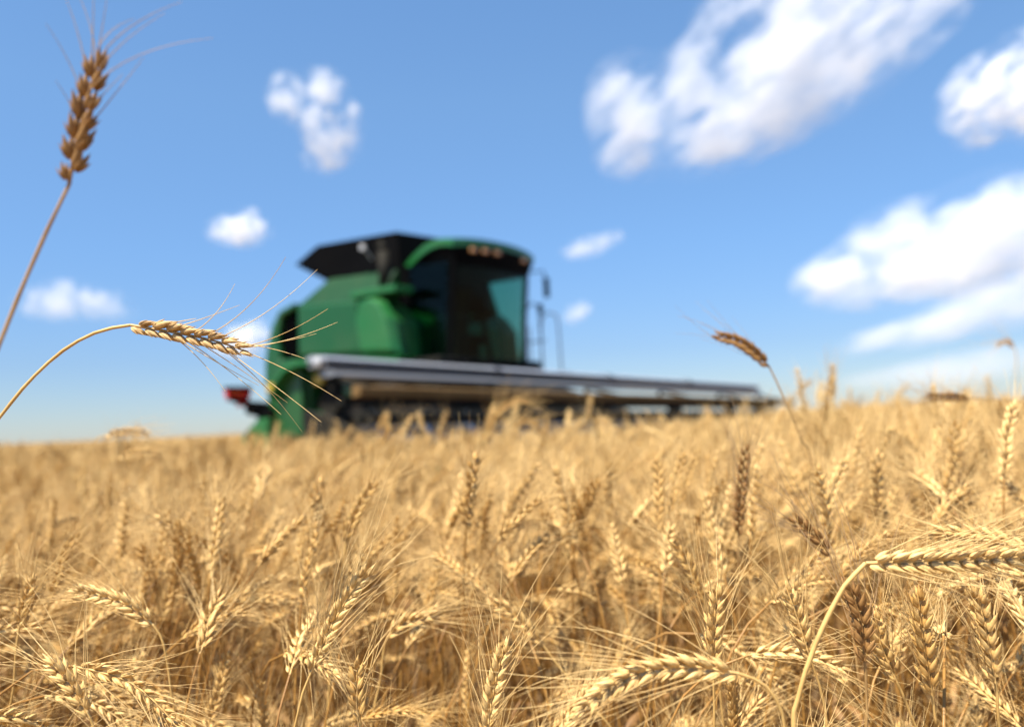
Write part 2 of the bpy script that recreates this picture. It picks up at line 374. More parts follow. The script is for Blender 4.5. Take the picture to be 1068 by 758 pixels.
def wheel(x, y, r_, wd, lugs):
    t = MB(); prof = [(r_ * .62, -wd * .45), (r_ * .88, -wd * .5), (r_ * .96, -wd * .40), (r_ * .97, wd * .40), (r_ * .88, wd * .5), (r_ * .62, wd * .45)]
    t.disc((0, 0, 0), (0, 1, 0), prof, 48)
    for k in range(lugs):
        for sgn in (-1, 1):
            a = 2 * math.pi * (k + (.5 if sgn > 0 else 0)) / lugs; da = .22
            pts = []
            for rr in (r_ * .955, r_):
                for yy, aa in ((.02 * sgn, a), (wd * .46 * sgn, a + da), (wd * .46 * sgn, a + da + .08), (.02 * sgn, a + .08)):
                    pts.append((rr * math.cos(aa), yy, rr * math.sin(aa)))
            t.add(pts, [(0, 1, 2, 3), (4, 5, 6, 7), (0, 1, 5, 4), (1, 2, 6, 5), (2, 3, 7, 6), (3, 0, 4, 7)])
    e = t.build('wheel', M['rubber'], cb); e.location = (x, y, r_)
    q = MB(); sg = -1 if y < 0 else 1
    q.disc((0, 0, 0), (0, sg, 0), [(r_ * .64, -wd * .3), (r_ * .64, wd * .44), (r_ * .60, wd * .44), (r_ * .52, wd * .15), (r_ * .25, wd * .12), (r_ * .22, wd * .25), (r_ * .05, wd * .25)], 32)
    q.build('rim', M['yellow'], e)
for sg in (-1, 1):
    wheel(-.75, sg * 1.28, .84, .62, 18); wheel(-3.0, sg * 1.05, .52, .4, 14)

# exhaust, work lamp, rear lamp
p = MB(); p.tube([(-1.06, -1.18, 2.95), (-1.06, -1.18, 3.50)], .075, 14); p.tube([(-1.06, -1.18, 3.5), (-1.06, -1.18, 3.56), (-1.10, -1.22, 3.62)], .05, 10); p.build('exhaust_pipe', M['dark'], cb, True)
p = MB(); p.disc((-1.42, -1.22, 3.60), (.3, -1, -.1), [(.02, -.04), (.036, -.02), (.045, .02), (.036, .025)], 18); p.tube([(-1.42, -1.20, 3.60), (-1.42, -1.05, 3.45)], .012, 6); p.build('work_lamp', M['white'], cb)
p = MB(); p.tube([(-3.3, -1.2, 1.45), (-3.6, -1.55, 1.50), (-3.6, -1.95, 1.58)], .04, 8); p.tube([(-3.6, -1.6, 1.5), (-3.55, -1.62, 1.38), (-3.4, -1.2, 1.3)], .06, 8); p.prism([(-3.65, 1.36), (-3.65, 1.50), (-3.4, 1.46), (-3.4, 1.30)], -1.64, -1.36); arm = p.build('lamp_arm', M['black'], cb)
p = MB(); p.box((-3.66, -1.99, 1.61), (-3.58, -1.57, 1.70)); p.prism([(-3.655, 1.56), (-3.655, 1.61), (-3.585, 1.61), (-3.585, 1.56)], -1.97, -1.60); p.box((-3.655, -1.80, 1.46), (-3.585, -1.60, 1.558)); p.build('tail_lamp', M['red'], cb, bevel=.012)
p = MB(); p.box((-3.67, -1.995, 1.702), (-3.57, -1.565, 1.76)); p.build('lamp_hood', M['black'], cb, bevel=.01)
p = MB(); p.prism([(-3.75, 1.0), (-3.55, 1.14), (-3.3, 1.26), (-3.1, 1.26), (-3.1, .7), (-3.7, .7)], -1.66, 1.2); p.build('straw_chopper', M['light_green'], cb, bevel=.03)
p = MB(); p.prism([(-3.5, 1.15), (-3.38, 1.42), (-3.1, 1.42), (-3.1, 1.2)], -1.58, -1.40); p.build('chopper_guard', M['black'], cb, bevel=.01)

# ---- cab
cab = MB(); cab.box((-1.0, -.98, 1.80), (-.05, .92, 1.93)); cab.prism([(-.05, 1.80), (-.05, 1.93), (.10, 1.90), (.06, 1.80)], -.8, .78); cab.box((-1.02, -.98, 1.93), (-.90, .92, 3.28))
cb_ = cab.build('cab', M['black'], cb, bevel=.02)
def pane(name, q, mat, parent, th=.012):
    q = [Vector(a) for a in q]; nrm = (q[1] - q[0]).cross(q[3] - q[0]).normalized() * th
    p = MB(); p.add(q + [a + nrm for a in q], [(0, 1, 2, 3), (7, 6, 5, 4), (0, 4, 5, 1), (1, 5, 6, 2), (2, 6, 7, 3), (3, 7, 4, 0)]); return p.build(name, mat, parent)
FB, FT = -.16, -.02                                           # front glass leans forward at the top
def post(a, b_, r_=.035): q = MB(); q.tube([a, b_], r_, 6); q.build('cab_post', M['black'], cb_)
post((FB - .02, -.86, 1.93), (FT - .03, -.86, 3.30), .045); post((FB - .02, .80, 1.93), (FT - .03, .80, 3.30), .04)
post((-.86, -.93, 1.93), (-.86, -.93, 3.28), .05); post((-.86, .87, 1.93), (-.86, .87, 3.28), .05)
NW = 6                                                        # curved windscreen
q = MB()
for i in range(NW):
    y0, y1 = -.82 + 1.58 * i / NW, -.82 + 1.58 * (i + 1) / NW
    bx = lambda y: .10 * (1 - ((y + .03) / .79) ** 2)
    for o_ in (0,):
        q.add([(FB + bx(y0), y0, 1.93), (FB + bx(y1), y1, 1.93), (FT + bx(y1), y1, 3.30), (FT + bx(y0), y0, 3.30)], [(0, 1, 2, 3)])
q.build('windscreen', M['glass'], cb_)
pane('side_window', [(-.80, -.935, 1.95), (-.22, -.905, 1.95), (-.10, -.905, 3.26), (-.80, -.935, 3.26)], M['glass'], cb_)
pane('side_window', [(-.80, .875, 1.95), (-.22, .845, 1.95), (-.10, .845, 3.26), (-.80, .875, 3.26)], M['glass'], cb_)
s_ = MB(); s_.box((-.78, -.28, 2.20), (-.34, .22, 2.33)); s_.prism([(-.86, 2.32), (-.80, 3.02), (-.70, 3.02), (-.68, 2.32)], -.26, .20); s_.box((-.68, -.18, 1.93), (-.44, .12, 2.2)); s_.build('seat', M['seat'], cb_, bevel=.03)
s_ = MB(); s_.tube([(-.14, -.02, 1.93), (-.26, -.02, 2.55)], .04, 8); s_.disc((-.27, -.02, 2.56), (-.3, 0, 1), [(.16, 0), (.19, .0), (.19, .02), (.16, .02)], 20); s_.build('steering_wheel', M['seat'], cb_)
s_ = MB(); s_.box((-.62, -.70, 1.93), (-.20, -.40, 2.55)); s_.build('console', M['seat'], cb_, bevel=.03)
# roof: domed shell with a dark underside and a brim over the windscreen
nx, ny = 10, 10
def roof_z(u, v):                                             # u 0 rear .. 1 front, v -1 right .. 1 left
    return 3.41 + .23 * math.sin(math.pi * min(1, .12 + u * .62)) - .05 * abs(v) ** 3 + (-.17 * (1 - u) ** 2)
def roof_xy(u, v):
    fr = .16 - .13 * v * v
    return -.96 + (.96 + fr) * u, v * (.93 - .06 * (1 - u)) - .03
Vr, Fr = [], []
for i in range(nx + 1):
    for j in range(ny + 1):
        u, v = i / nx, -1 + 2 * j / ny; x, y = roof_xy(u, v); Vr.append((x, y, roof_z(u, v)))
for i in range(nx):
    for j in range(ny):
        a = i * (ny + 1) + j; Fr.append((a, a + 1, a + ny + 2, a + ny + 1))
rim_i = [j for j in range(ny + 1)] + [i * (ny + 1) + ny for i in range(1, nx + 1)] + [nx * (ny + 1) + j for j in range(ny - 1, -1, -1)] + [i * (ny + 1) for i in range(nx - 1, 0, -1)]
base = len(Vr)
for k in rim_i: x, y, z = Vr[k]; Vr.append((x, y, z - .10))
K = len(rim_i)
Fr += [(rim_i[k], rim_i[(k + 1) % K], base + (k + 1) % K, base + k) for k in range(K)]
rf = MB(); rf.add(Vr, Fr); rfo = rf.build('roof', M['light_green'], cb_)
rl = MB(); Vl = []
for k in rim_i:
    x, y, z = Vr[k]; Vl.append((-.45 + (x + .45) * .985, y * .985, z - .102))
low = [(-.45 + (x + .45) * .90, y * .90, 3.20) for (x, y, z) in Vl]
rl.add(Vl + low, [(k, (k + 1) % K, K + (k + 1) % K, K + k) for k in range(K)] + [tuple(range(K, 2 * K))])
rl.build('roof_lining', M['black'], rfo)
for v in (-.62, -.38, -.12, .62):
    x, y = roof_xy(1, v); z = roof_z(1, v) - .155
    l_ = MB(); l_.box((x - .06, y - .06, z - .03), (x + .004, y + .06, z + .03)); l_.build('roof_lamp', M['amber'], rfo, bevel=.008)
# left ladder platform: rails and mirror
p = MB(); p.box((-.75, .95, 1.72), (.25, 1.5, 1.78)); pl = p.build('platform', M['dark'], cb, bevel=.01)
def rail(x0, x1, y, z1):
    q = MB(); q.tube([(x0, y, 1.78), (x0 + .02, y, z1 - .2), (x0 + .05, y, z1 - .06), ((x0 + x1) / 2, y, z1), (x1 - .05, y, z1 - .06), (x1 - .02, y, z1 - .2), (x1, y, 1.78)], .014, 6); q.build('handrail', M['greydark'], pl)
rail(-.40, -.10, 1.2, 2.88); rail(-.12, .24, 1.2, 2.70)
q = MB()
for x in (-.6, -.5): q.tube([(x, 1.45, 1.78), (x, 1.45, 2.55)], .012, 6)
q.tube([(-.62, 1.45, 2.3), (-.2, 1.45, 2.3)], .012, 6); q.build('handrail', M['greydark'], pl)
q = MB(); q.tube([(0, .8, 3.28), (.02, 1.15, 3.33), (.03, 1.2, 3.22)], .012, 6); ma = q.build('mirror_arm', M['black'], cb)
q = MB(); q.box((-.0, 1.16, 2.93), (.05, 1.26, 3.24)); q.box((-.12, 1.17, 2.68), (-.08, 1.25, 2.85)); q.build('mirror', M['black'], ma, bevel=.012)

# ---- feeder house and header
p = MB(); p.prism([(-.1, 1.75), (.1, 1.72), (1.75, 1.14), (1.75, .62), (-.1, 1.0)], -.62, .58); p.build('feeder_house', M['dark'], cb, bevel=.02)
hd = MB()                                                     # trough behind the cutter bar, its shade put into the dark colour
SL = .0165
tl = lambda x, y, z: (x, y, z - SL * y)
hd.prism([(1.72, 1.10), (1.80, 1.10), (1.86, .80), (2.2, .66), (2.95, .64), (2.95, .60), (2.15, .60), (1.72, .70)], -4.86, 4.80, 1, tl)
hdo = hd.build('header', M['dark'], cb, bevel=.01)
def hpart(name, mat, fill, bevel=0, smooth=False): q = MB(); fill(q); return q.build(name, M[mat], hdo, smooth, bevel)
hpart('top_beam', 'grey', lambda q: q.prism([(1.96, 1.487), (1.98, 1.492), (1.95, 1.538), (1.74, 1.538), (1.74, 1.487)], -4.86, 4.62, 1, tl), .004)
hpart('top_plate', 'silver', lambda q: q.prism([(2.0, 1.541), (2.012, 1.55), (1.93, 1.582), (1.80, 1.59), (1.74, 1.575), (1.74, 1.541)], -4.88, 4.64, 1, tl), .006)
hpart('front_rail', 'grey', lambda q: q.prism([(2.0, 1.402), (2.06, 1.412), (2.05, 1.43), (1.98, 1.472), (1.86, 1.472), (1.86, 1.402)], -4.84, 4.60, 1, tl), .004)
def _seam(q):
    for y in (-2.6, -.3, 1.95): q.prism([(1.99, 1.484), (2.03, 1.545), (1.94, 1.590), (1.80, 1.598), (1.80, 1.484)], y - .035, y + .035, 1, tl)
hpart('beam_joint', 'greydark', _seam)
hpart('beam_cap', 'white', lambda q: q.disc(tl(1.88, -4.86, 1.53), (0, -1, 0), [(.04, 0), (.045, .01), (.04, .03), (.015, .04)], 20))
for z, x, m_ in ((1.265, 2.35, 'tan'),):
    hpart('reel_bat', m_, lambda q: q.prism([(x - .05, z - .05), (x + .05, z - .04), (x + .06, z + .035), (x - .04, z + .05)], -4.9, 5.12, 1, tl), .006)
def _tines(q):
    for k in range(98):
        y = -4.85 + k * .1; a = Vector(tl(2.39, y, 1.19)); q.tube([a, a + Vector((.015, 0, -.10)), a + Vector((-.01, 0, -.17))], .004, 4)
hpart('reel_tines', 'dark', _tines)
hpart('reel_bat', 'dark', lambda q: q.prism([(2.10, 1.165), (2.16, 1.165), (2.16, 1.235), (2.10, 1.235)], -4.86, 4.86, 1, tl))  # lower bats coloured dark in place of the shadow under the reel
hpart('reel_bat', 'dark', lambda q: q.prism([(2.42, 1.00), (2.50, 1.0), (2.50, 1.075), (2.42, 1.075)], -4.86, 1.2, 1, tl))
hpart('reel_tube', 'dark', lambda q: q.tube([tl(2.25, -4.8, 1.06), tl(2.25, 4.8, 1.06)], .055, 14))
for y in (-4.78, -2.72, -.86, 1.02, 2.98, 4.58):
    def _arm(q, y=y):
        q.prism([(1.90, 1.41), (1.98, 1.41), (2.38, 1.31), (2.32, 1.29)], y - .03, y + .03, 1, tl); q.prism([(1.94, 1.29), (1.97, 1.29), (1.97, 1.405), (1.94, 1.405)], y - .028, y + .028, 1, tl)
    hpart('reel_arm', 'dark', _arm)
for y, wd in ((-4.4, .2), (-2.9, .22), (-.62, .30), (1.32, .30), (3.2, .16), (4.5, .3)):
    def _br(q, y=y, wd=wd):
        a = [tl(1.95, y - wd * .35, 1.175), tl(1.95, y + wd * .35, 1.175), tl(2.0, y + wd * .9, .95), tl(2.0, y - wd * .9, .95)]
        q.add(a + [(x + .12, yy, z) for x, yy, z in a], [(0, 1, 2, 3), (7, 6, 5, 4), (0, 4, 5, 1), (1, 5, 6, 2), (2, 6, 7, 3), (3, 7, 4, 0)])
    hpart('support_bracket', 'dark', _br, .01)
def _auger(q):
    q.tube([tl(2.12, -4.7, .86), tl(2.12, 4.7, .86)], .14, 16)
    for k in range(220):
        a = k * .45; y = -4.65 + k * .0425; sg = 1 if y < 0 else -1
        c0, c1 = math.cos(sg * a), math.sin(sg * a); a2 = a + .45; d0, d1 = math.cos(sg * a2), math.sin(sg * a2)
        q.add([tl(2.12 + .13 * c0, y, .86 + .13 * c1), tl(2.12 + .27 * c0, y, .86 + .27 * c1), tl(2.12 + .27 * d0, y + .0425, .86 + .27 * d1), tl(2.12 + .13 * d0, y + .0425, .86 + .13 * d1)], [(0, 1, 2, 3)])
hpart('auger', 'steel', _auger)
for s_y in (-4.92, 4.86):
    hpart('end_sheet', 'dark', lambda q: q.prism([(1.72, .60), (1.72, 1.14), (2.0, 1.10), (2.5, .90), (3.2, .66), (3.2, .56)], s_y, s_y + .06, 1, tl), .01)
    hpart('crop_divider', 'green', lambda q: q.prism([(3.2, .56), (3.2, .70), (3.75, .50), (3.75, .46)], s_y - .06, s_y + .10, .6, tl), .01)
def _guards(q):
    q.prism([(2.95, .60), (2.95, .64), (3.0, .63), (3.0, .61)], -4.85, 4.85, 1, tl)
    for k in range(126):
        y = -4.8 + k * .0765; a = tl(3.0, y, .62); q.add([(a[0], y - .012, a[2] - .012), (a[0], y + .012, a[2] - .012), (a[0], y, a[2] + .014), (a[0] + .12, y, a[2])], [(0, 1, 3), (1, 2, 3), (2, 0, 3), (2, 1, 0)])
hpart('cutter_bar', 'steel', _guards)

# ------------------------------------------------------------------ wheat
class Fast:
    """numpy mesh collector for straw shapes"""
    def __init__(s): s.v, s.q, s.t, s.n = [], [], [], 0
    def tube(s, P, r, n=5, tip=False):
        P = np.asarray(P, float); k = len(P); r = np.broadcast_to(np.asarray(r, float), (k,))
        T = np.gradient(P, axis=0); T /= np.linalg.norm(T, axis=1)[:, None] + 1e-12
        a = np.array([1., 0, 0]) if abs(T[0][0]) < .8 else np.array([0, 1., 0])
        U = np.zeros_like(P); u = a
        for i in range(k):
            u = u - T[i] * (u @ T[i]); u /= np.linalg.norm(u); U[i] = u
        W = np.cross(T, U); an = 2 * np.pi * np.arange(n) / n
        V = P[:, None] + r[:, None, None] * (U[:, None] * np.cos(an)[None, :, None] + W[:, None] * np.sin(an)[None, :, None])
        V = V.reshape(-1, 3); i, j = np.meshgrid(np.arange(k - 1), np.arange(n), indexing='ij')
        q = np.stack([i * n + j, i * n + (j + 1) % n, (i + 1) * n + (j + 1) % n, (i + 1) * n + j], -1).reshape(-1, 4)
        s.v.append(V); s.q.append(q + s.n); s.n += len(V)
    def seed(s, base, d, flat, ln, wd, th, n=6, prof=((0, .25), (.18, .85), (.42, 1.), (.68, .72), (.88, .30), (1, .06))):
        """pointed grain husk: base point, direction, width direction"""
        d = d / np.linalg.norm(d); flat = flat - d * (flat @ d); flat /= np.linalg.norm(flat); w_ = np.cross(d, flat)
        an = 2 * np.pi * np.arange(n) / n
        h = np.array([p[0] for p in prof]); r = np.array([p[1] for p in prof]); k = len(h)
        V = base + d * (h * ln)[:, None, None] + r[:, None, None] * (flat * (wd * np.cos(an))[None, :, None] + w_ * (th * np.sin(an))[None, :, None])
        V = V.reshape(-1, 3); i, j = np.meshgrid(np.arange(k - 1), np.arange(n), indexing='ij')
        q = np.stack([i * n + j, i * n + (j + 1) % n, (i + 1) * n + (j + 1) % n, (i + 1) * n + j], -1).reshape(-1, 4)
        s.v.append(V); s.q.append(q + s.n); s.n += len(V)
    def ribbon(s, P, wid, side):
        P = np.asarray(P, float); k = len(P); wid = np.asarray(wid)[:, None]; side = np.asarray(side)
        T = np.gradient(P, axis=0); T /= np.linalg.norm(T, axis=1)[:, None] + 1e-12
        N = np.cross(T, side)
        V = np.stack([P - side * wid, P - N * wid * .35, P + side * wid], 1).reshape(-1, 3)
        q = [(i * 3 + j, i * 3 + j + 1, (i + 1) * 3 + j + 1, (i + 1) * 3 + j) for i in range(k - 1) for j in range(2)]
        s.v.append(V); s.q.append(np.array(q) + s.n); s.n += len(V)
    def mesh(s, name, mats, mat_idx=None):
        me = bpy.data.meshes.new(name); V = np.concatenate(s.v); Q = np.concatenate(s.q)
        me.vertices.add(len(V)); me.vertices.foreach_set('co', V.ravel().astype(np.float32))
        me.loops.add(Q.size); me.loops.foreach_set('vertex_index', Q.ravel().astype(np.int32))
        me.polygons.add(len(Q)); me.polygons.foreach_set('loop_start', np.arange(0, Q.size, 4, dtype=np.int32))
        me.polygons.foreach_set('use_smooth', np.ones(len(Q), bool))
        for m_ in mats: me.materials.append(m_)
        if mat_idx is not None: me.polygons.foreach_set('material_index', np.asarray(mat_idx, np.int32))
        me.update(); me.validate(); return me
    def nq(s): return sum(len(q) for q in s.q)

def smooth_path(pts, k):
    """Catmull-Rom through the points, resampled evenly"""
    P = np.asarray(pts, float); P = np.vstack([2 * P[0] - P[1], P, 2 * P[-1] - P[-2]]); out = []
    for i in range(1, len(P) - 2):
        t = np.linspace(0, 1, 12, endpoint=False)[:, None]
        a, b_, c, d = P[i - 1], P[i], P[i + 1], P[i + 2]
        out.append(.5 * (2 * b_ + (c - a) * t + (2 * a - 5 * b_ + 4 * c - d) * t ** 2 + (3 * b_ - a - 3 * c + d) * t ** 3))
    out = np.vstack(out + [P[-2][None]]); s_ = np.r_[0, np.cumsum(np.linalg.norm(np.diff(out, axis=0), axis=1))]
    q = np.linspace(0, s_[-1], k); return np.stack([np.interp(q, s_, out[:, i]) for i in range(3)], 1)

def nrm(v): return v / (np.linalg.norm(v) + 1e-12)

def build_ear(E, B, path, rg, lod, side=None, size=1.0, spread=.42, awn=(.045, .075), tips=None, awn_r=.00034, dens=1.0, tilt=.42):
    """path: base..tip of the ear.  E gets husks, B gets awns."""
    P = smooth_path(path, 24); ln = np.linalg.norm(np.diff(P, axis=0), axis=1).sum()
    T = np.gradient(P, axis=0); T /= np.linalg.norm(T, axis=1)[:, None]
    if side is None:
        side = np.cross(T[0], nrm(np.array([rg.gauss(0, 1), rg.gauss(0, 1), rg.gauss(0, 1)])))
    side = nrm(side - T[0] * (side @ T[0]))
    nsp = max(9, int(round(ln / .0056))) if lod == 0 else (max(7, int(ln / .0075)) if lod == 1 else 5)
    starts = []
    if lod < 2: E.tube(P, np.linspace(.0011, .0006, len(P)) * size, 5 if lod == 0 else 3)
    if lod == 2:
        k = 7; idx = np.linspace(0, 23, k).astype(int)
        E.tube(P[idx], np.array([.0018, .0056, .0048, .0062, .0046, .0048, .0008]) * size, 5)
    for i in range(nsp):
        f = (i + .35) / nsp; x = f * 22.5; a = int(x); p = P[a] * (1 - (x - a)) + P[min(a + 1, 23)] * (x - a); t = T[a]
        sd = nrm(side - t * (side @ t)); fl = np.cross(t, sd); sg = 1 if i % 2 else -1
        taper = (1 - .35 * f ** 3) * (.72 + .28 * min(1, f * 5)) * rg.uniform(.9, 1.1)
        nf = (-1, 0, 1) if lod == 0 else ((-1, 1) if lod == 1 else (0,))
        last = i >= nsp - 1
        for k in nf:
            tlt = (tilt if k else tilt * .7) * sg * (0 if last else 1) + rg.gauss(0, .05)
            fan = k * .30 + rg.gauss(0, .05)
            d = nrm(t + sd * tlt + fl * fan)
            base = p + (sd * sg * .0016 + fl * k * .0016 + t * (.001 if k == 0 else 0)) * size
            L_ = rg.uniform(.0130, .0165) * taper * size * (1 if lod == 0 else 1.15)
            wd = .0025 * taper * size * (1 if lod == 0 else 1.35)
            if lod < 2:
                E.seed(base, d, fl if k == 0 else sd, L_, wd, wd * .74, 6 if lod == 0 else 4, ((0, .3), (.15, .8), (.36, 1.), (.60, .76), (.80, .40), (1, .03)) if lod == 0 else ((0, .3), (.35, 1.), (1, .08)))
            starts.append((base + d * L_ * .96, d, t, f, sd * sg, fl))
        if lod == 0:                                            # two papery outer glumes hug the spikelet
            for k in (-1, 1):
                d = nrm(t + sd * sg * (.62 + rg.gauss(0, .08)) * (0 if last else 1) + fl * k * (.34 + rg.gauss(0, .08)))
                E.seed(p + (sd * sg * .0022 + fl * k * .0020) * size, d, fl, rg.uniform(.0085, .011) * taper * size, .0017 * taper * size, .0010 * taper * size, 5, ((0, .35), (.3, 1.), (.6, .8), (.82, .35), (1, .04)))
    if tips is None:
        for (q, d, t, f, sd, fl) in starts:
            if rg.random() > dens: continue
            al = rg.uniform(*awn) * size * (1.05 - .25 * f)
            d2 = nrm(t * 1.0 + nrm(d - t * (d @ t) + 1e-6) * spread * rg.uniform(.5, 1.35) + np.array([rg.gauss(0, .10), rg.gauss(0, .10), rg.gauss(0, .10)]))
            c = np.array([rg.gauss(0, .12), rg.gauss(0, .12), rg.gauss(0, .12) - .03]) * al
            if lod == 2: B.tube([q, q + d2 * al], [awn_r * 1.3, awn_r * .6], 3)
            else:
                ns = 6 if lod == 0 else 3; u = np.linspace(0, 1, ns)[:, None]
                A_ = q + d * al * u * (1 - u) * .5 + d2 * al * u * (.5 + .5 * u) + c * u * u
                B.tube(A_, np.linspace(awn_r, awn_r * .35, ns), 4 if lod == 0 else 3)
    else:
        for tp, f in tips:
            q, d, t, *_ = min(starts, key=lambda s__: abs(s__[3] - f) + (0 if (tp - P[int(s__[3] * 22)]) @ s__[4] > 0 else .12) + rg.random() * .02)
            al = np.linalg.norm(tp - q); u = np.linspace(0, 1, 9)[:, None]
            A_ = q * (1 - u) ** 2 + 2 * u * (1 - u) * (q + nrm(nrm(d) * .8 + nrm(tp - q)) * al * .45) + tp * u * u
            B.tube(A_, np.linspace(awn_r * 1.15, awn_r * .4, 9), 5)

def build_leaf(Lf, P0, t, rg, ln=.16, w_=.0045, lod=0):
    az = rg.uniform(0, 6.283); out = np.array([math.cos(az), math.sin(az), 0]); k = 8 if lod == 0 else 4
    u = np.linspace(0, 1, k); tw = rg.uniform(-1.5, 1.5); dr = rg.uniform(.5, 1.5)
    P = P0 + np.outer(u * ln * .62, out) + np.outer((u * .55 - u * u * dr) * ln, np.array([0, 0, 1.])) + np.outer(np.sin(u * 5 + az) * ln * .04, np.cross(out, [0, 0, 1]))
    s0 = np.cross(out, np.array([0, 0, 1.])); ang = tw * u * 2
    side = np.cos(ang)[:, None] * s0 + np.sin(ang)[:, None] * np.array([0, 0, 1.])
    Lf.ribbon(P, w_ * np.sin(np.pi * (.12 + .86 * u)) ** .7 * (1 if lod == 0 else 1.3), side)

def stalk_parts(stem_pts, ear_pts, rg, lod=0, leaf=True, **kw):
    st, E, B, Lf = Fast(), Fast(), Fast(), []
    P = smooth_path(stem_pts, kw.pop('stem_k', {0: 26, 1: 10, 2: 6}[lod])); r_ = kw.pop('stem_r', .0013)
    k = len(P)
    rr = np.linspace(r_ * 1.35, r_ * .8, k) * (1 if lod < 2 else 1.3)
    if lod == 0:                                            # straw is never quite straight or even
        wq = np.cumsum(np.array([[rg.gauss(0, 1) for _ in range(3)] for _ in range(k)]), 0); wq -= np.linspace(0, 1, k)[:, None] * wq[-1]
        P = P + wq * .00022; rr = rr * np.array([rg.uniform(.90, 1.12) for _ in range(k)])
    st.tube(P, rr, {0: 7, 1: 4, 2: 3}[lod])
    if lod == 0:                                            # a node on the straw
        a = P[int(k * .5)]; b_ = P[int(k * .5) + 1]; d = nrm(b_ - a); st.tube([a - d * .003, a - d * .0012, a + d * .0012, a + d * .003], [r_ * 1.1, r_ * 1.7, r_ * 1.7, r_ * 1.1], 7)
    build_ear(E, B, ear_pts, rg, lod, **kw)
    if leaf:
        for fr in ((.45, .72) if lod == 0 else (.62,)):
            i = int(fr * (k - 1)); Lf.append(Fast()); build_leaf(Lf[-1], P[i], None, rg, rg.uniform(.10, .20), .0042, lod)
    return [st, E, B] + Lf

def generic_paths(rg, bend, h):
    """a straw H high that leans a little and ends in an ear turned by BEND radians from the vertical, towards +x"""
    lean = rg.uniform(.0, .09); ear = rg.uniform(.062, .104)
    x = z = 0.; pts = [(0, 0, 0)]; neck = .13; wob = rg.uniform(-.012, .012)
    hh = h - .10
    for i in range(1, 6): f = i / 5; pts.append((lean * hh * f * f, wob * math.sin(f * 3), hh * f))
    ang0 = math.atan2(2 * lean, 1.)
    x, y, z = pts[-1]; n_ = 6
    for i in range(1, n_ + 1):
        a = ang0 + (bend * .72 - ang0) * (i / n_) ** 1.2; x += math.sin(a) * neck / n_; z += math.cos(a) * neck / n_; pts.append((x, y, z))
    ep = [(x, y, z)]; 
    for i in range(1, 5):
        a = bend * .72 + bend * .36 * i / 4; x += math.sin(a) * ear / 4; z += math.cos(a) * ear / 4; ep.append((x, y + rg.gauss(0, .0015), z))
    return pts, ep

BENDS = [.15, .3, .45, .6, .8, 1.0, 1.2, 1.45, 1.7, 1.95, 2.2, .55, .9, 1.3]
def proto_meshes(lod, n, seed, **kw):
    rg = random.Random(seed); out = []
    for i in range(n):
        bend = BENDS[(i * 3 + seed) % len(BENDS)] if n < 14 else BENDS[i]
        h = .84
        sp, ep = generic_paths(rg, bend, h)
        parts = stalk_parts(sp, ep, rg, lod, size=rg.uniform(.80, 1.04) * (1.18 if lod else 1), tilt=rg.uniform(.30, .52), **kw)
        out.append((bend, parts, ep))
    return out

# --- one kind of stalk per posture, used for the counted stalks
protos = proto_meshes(0, 14, 5, awn_r=.00031, dens=.8, awn=(.05, .085), spread=.5)
proto_data = []
for bend, (st, E, B, *Lf), ep in protos:
    proto_data.append((bend, st.mesh('stem', [M['stem']]), E.mesh('ear', [M['ear']]), B.mesh('beard', [M['beard']]), [l.mesh('leaf', [M['leaf']]) for l in Lf], ep))

def put_stalk(loc, rz, sc, k, label, tilt=(0, 0), group=None, stuff=False):
    bend, ms, me_, mb_, ml, ep = proto_data[k]
    e = empty('wheat_stalk', loc, rz); e.rotation_euler = (tilt[0], tilt[1], rz); e.scale = (sc,) * 3
    so_ = bpy.data.objects.new('stem', ms); eo = bpy.data.objects.new('ear', me_); bo = bpy.data.objects.new('beard', mb_); lo = [bpy.data.objects.new('leaf', l) for l in ml]
    so_.parent = e; eo.parent = e; bo.parent = eo
    for l in lo: l.parent = e
    for o in [so_, eo, bo] + lo: COL.objects.link(o)
    return tag(e, label, 'wheat', group)

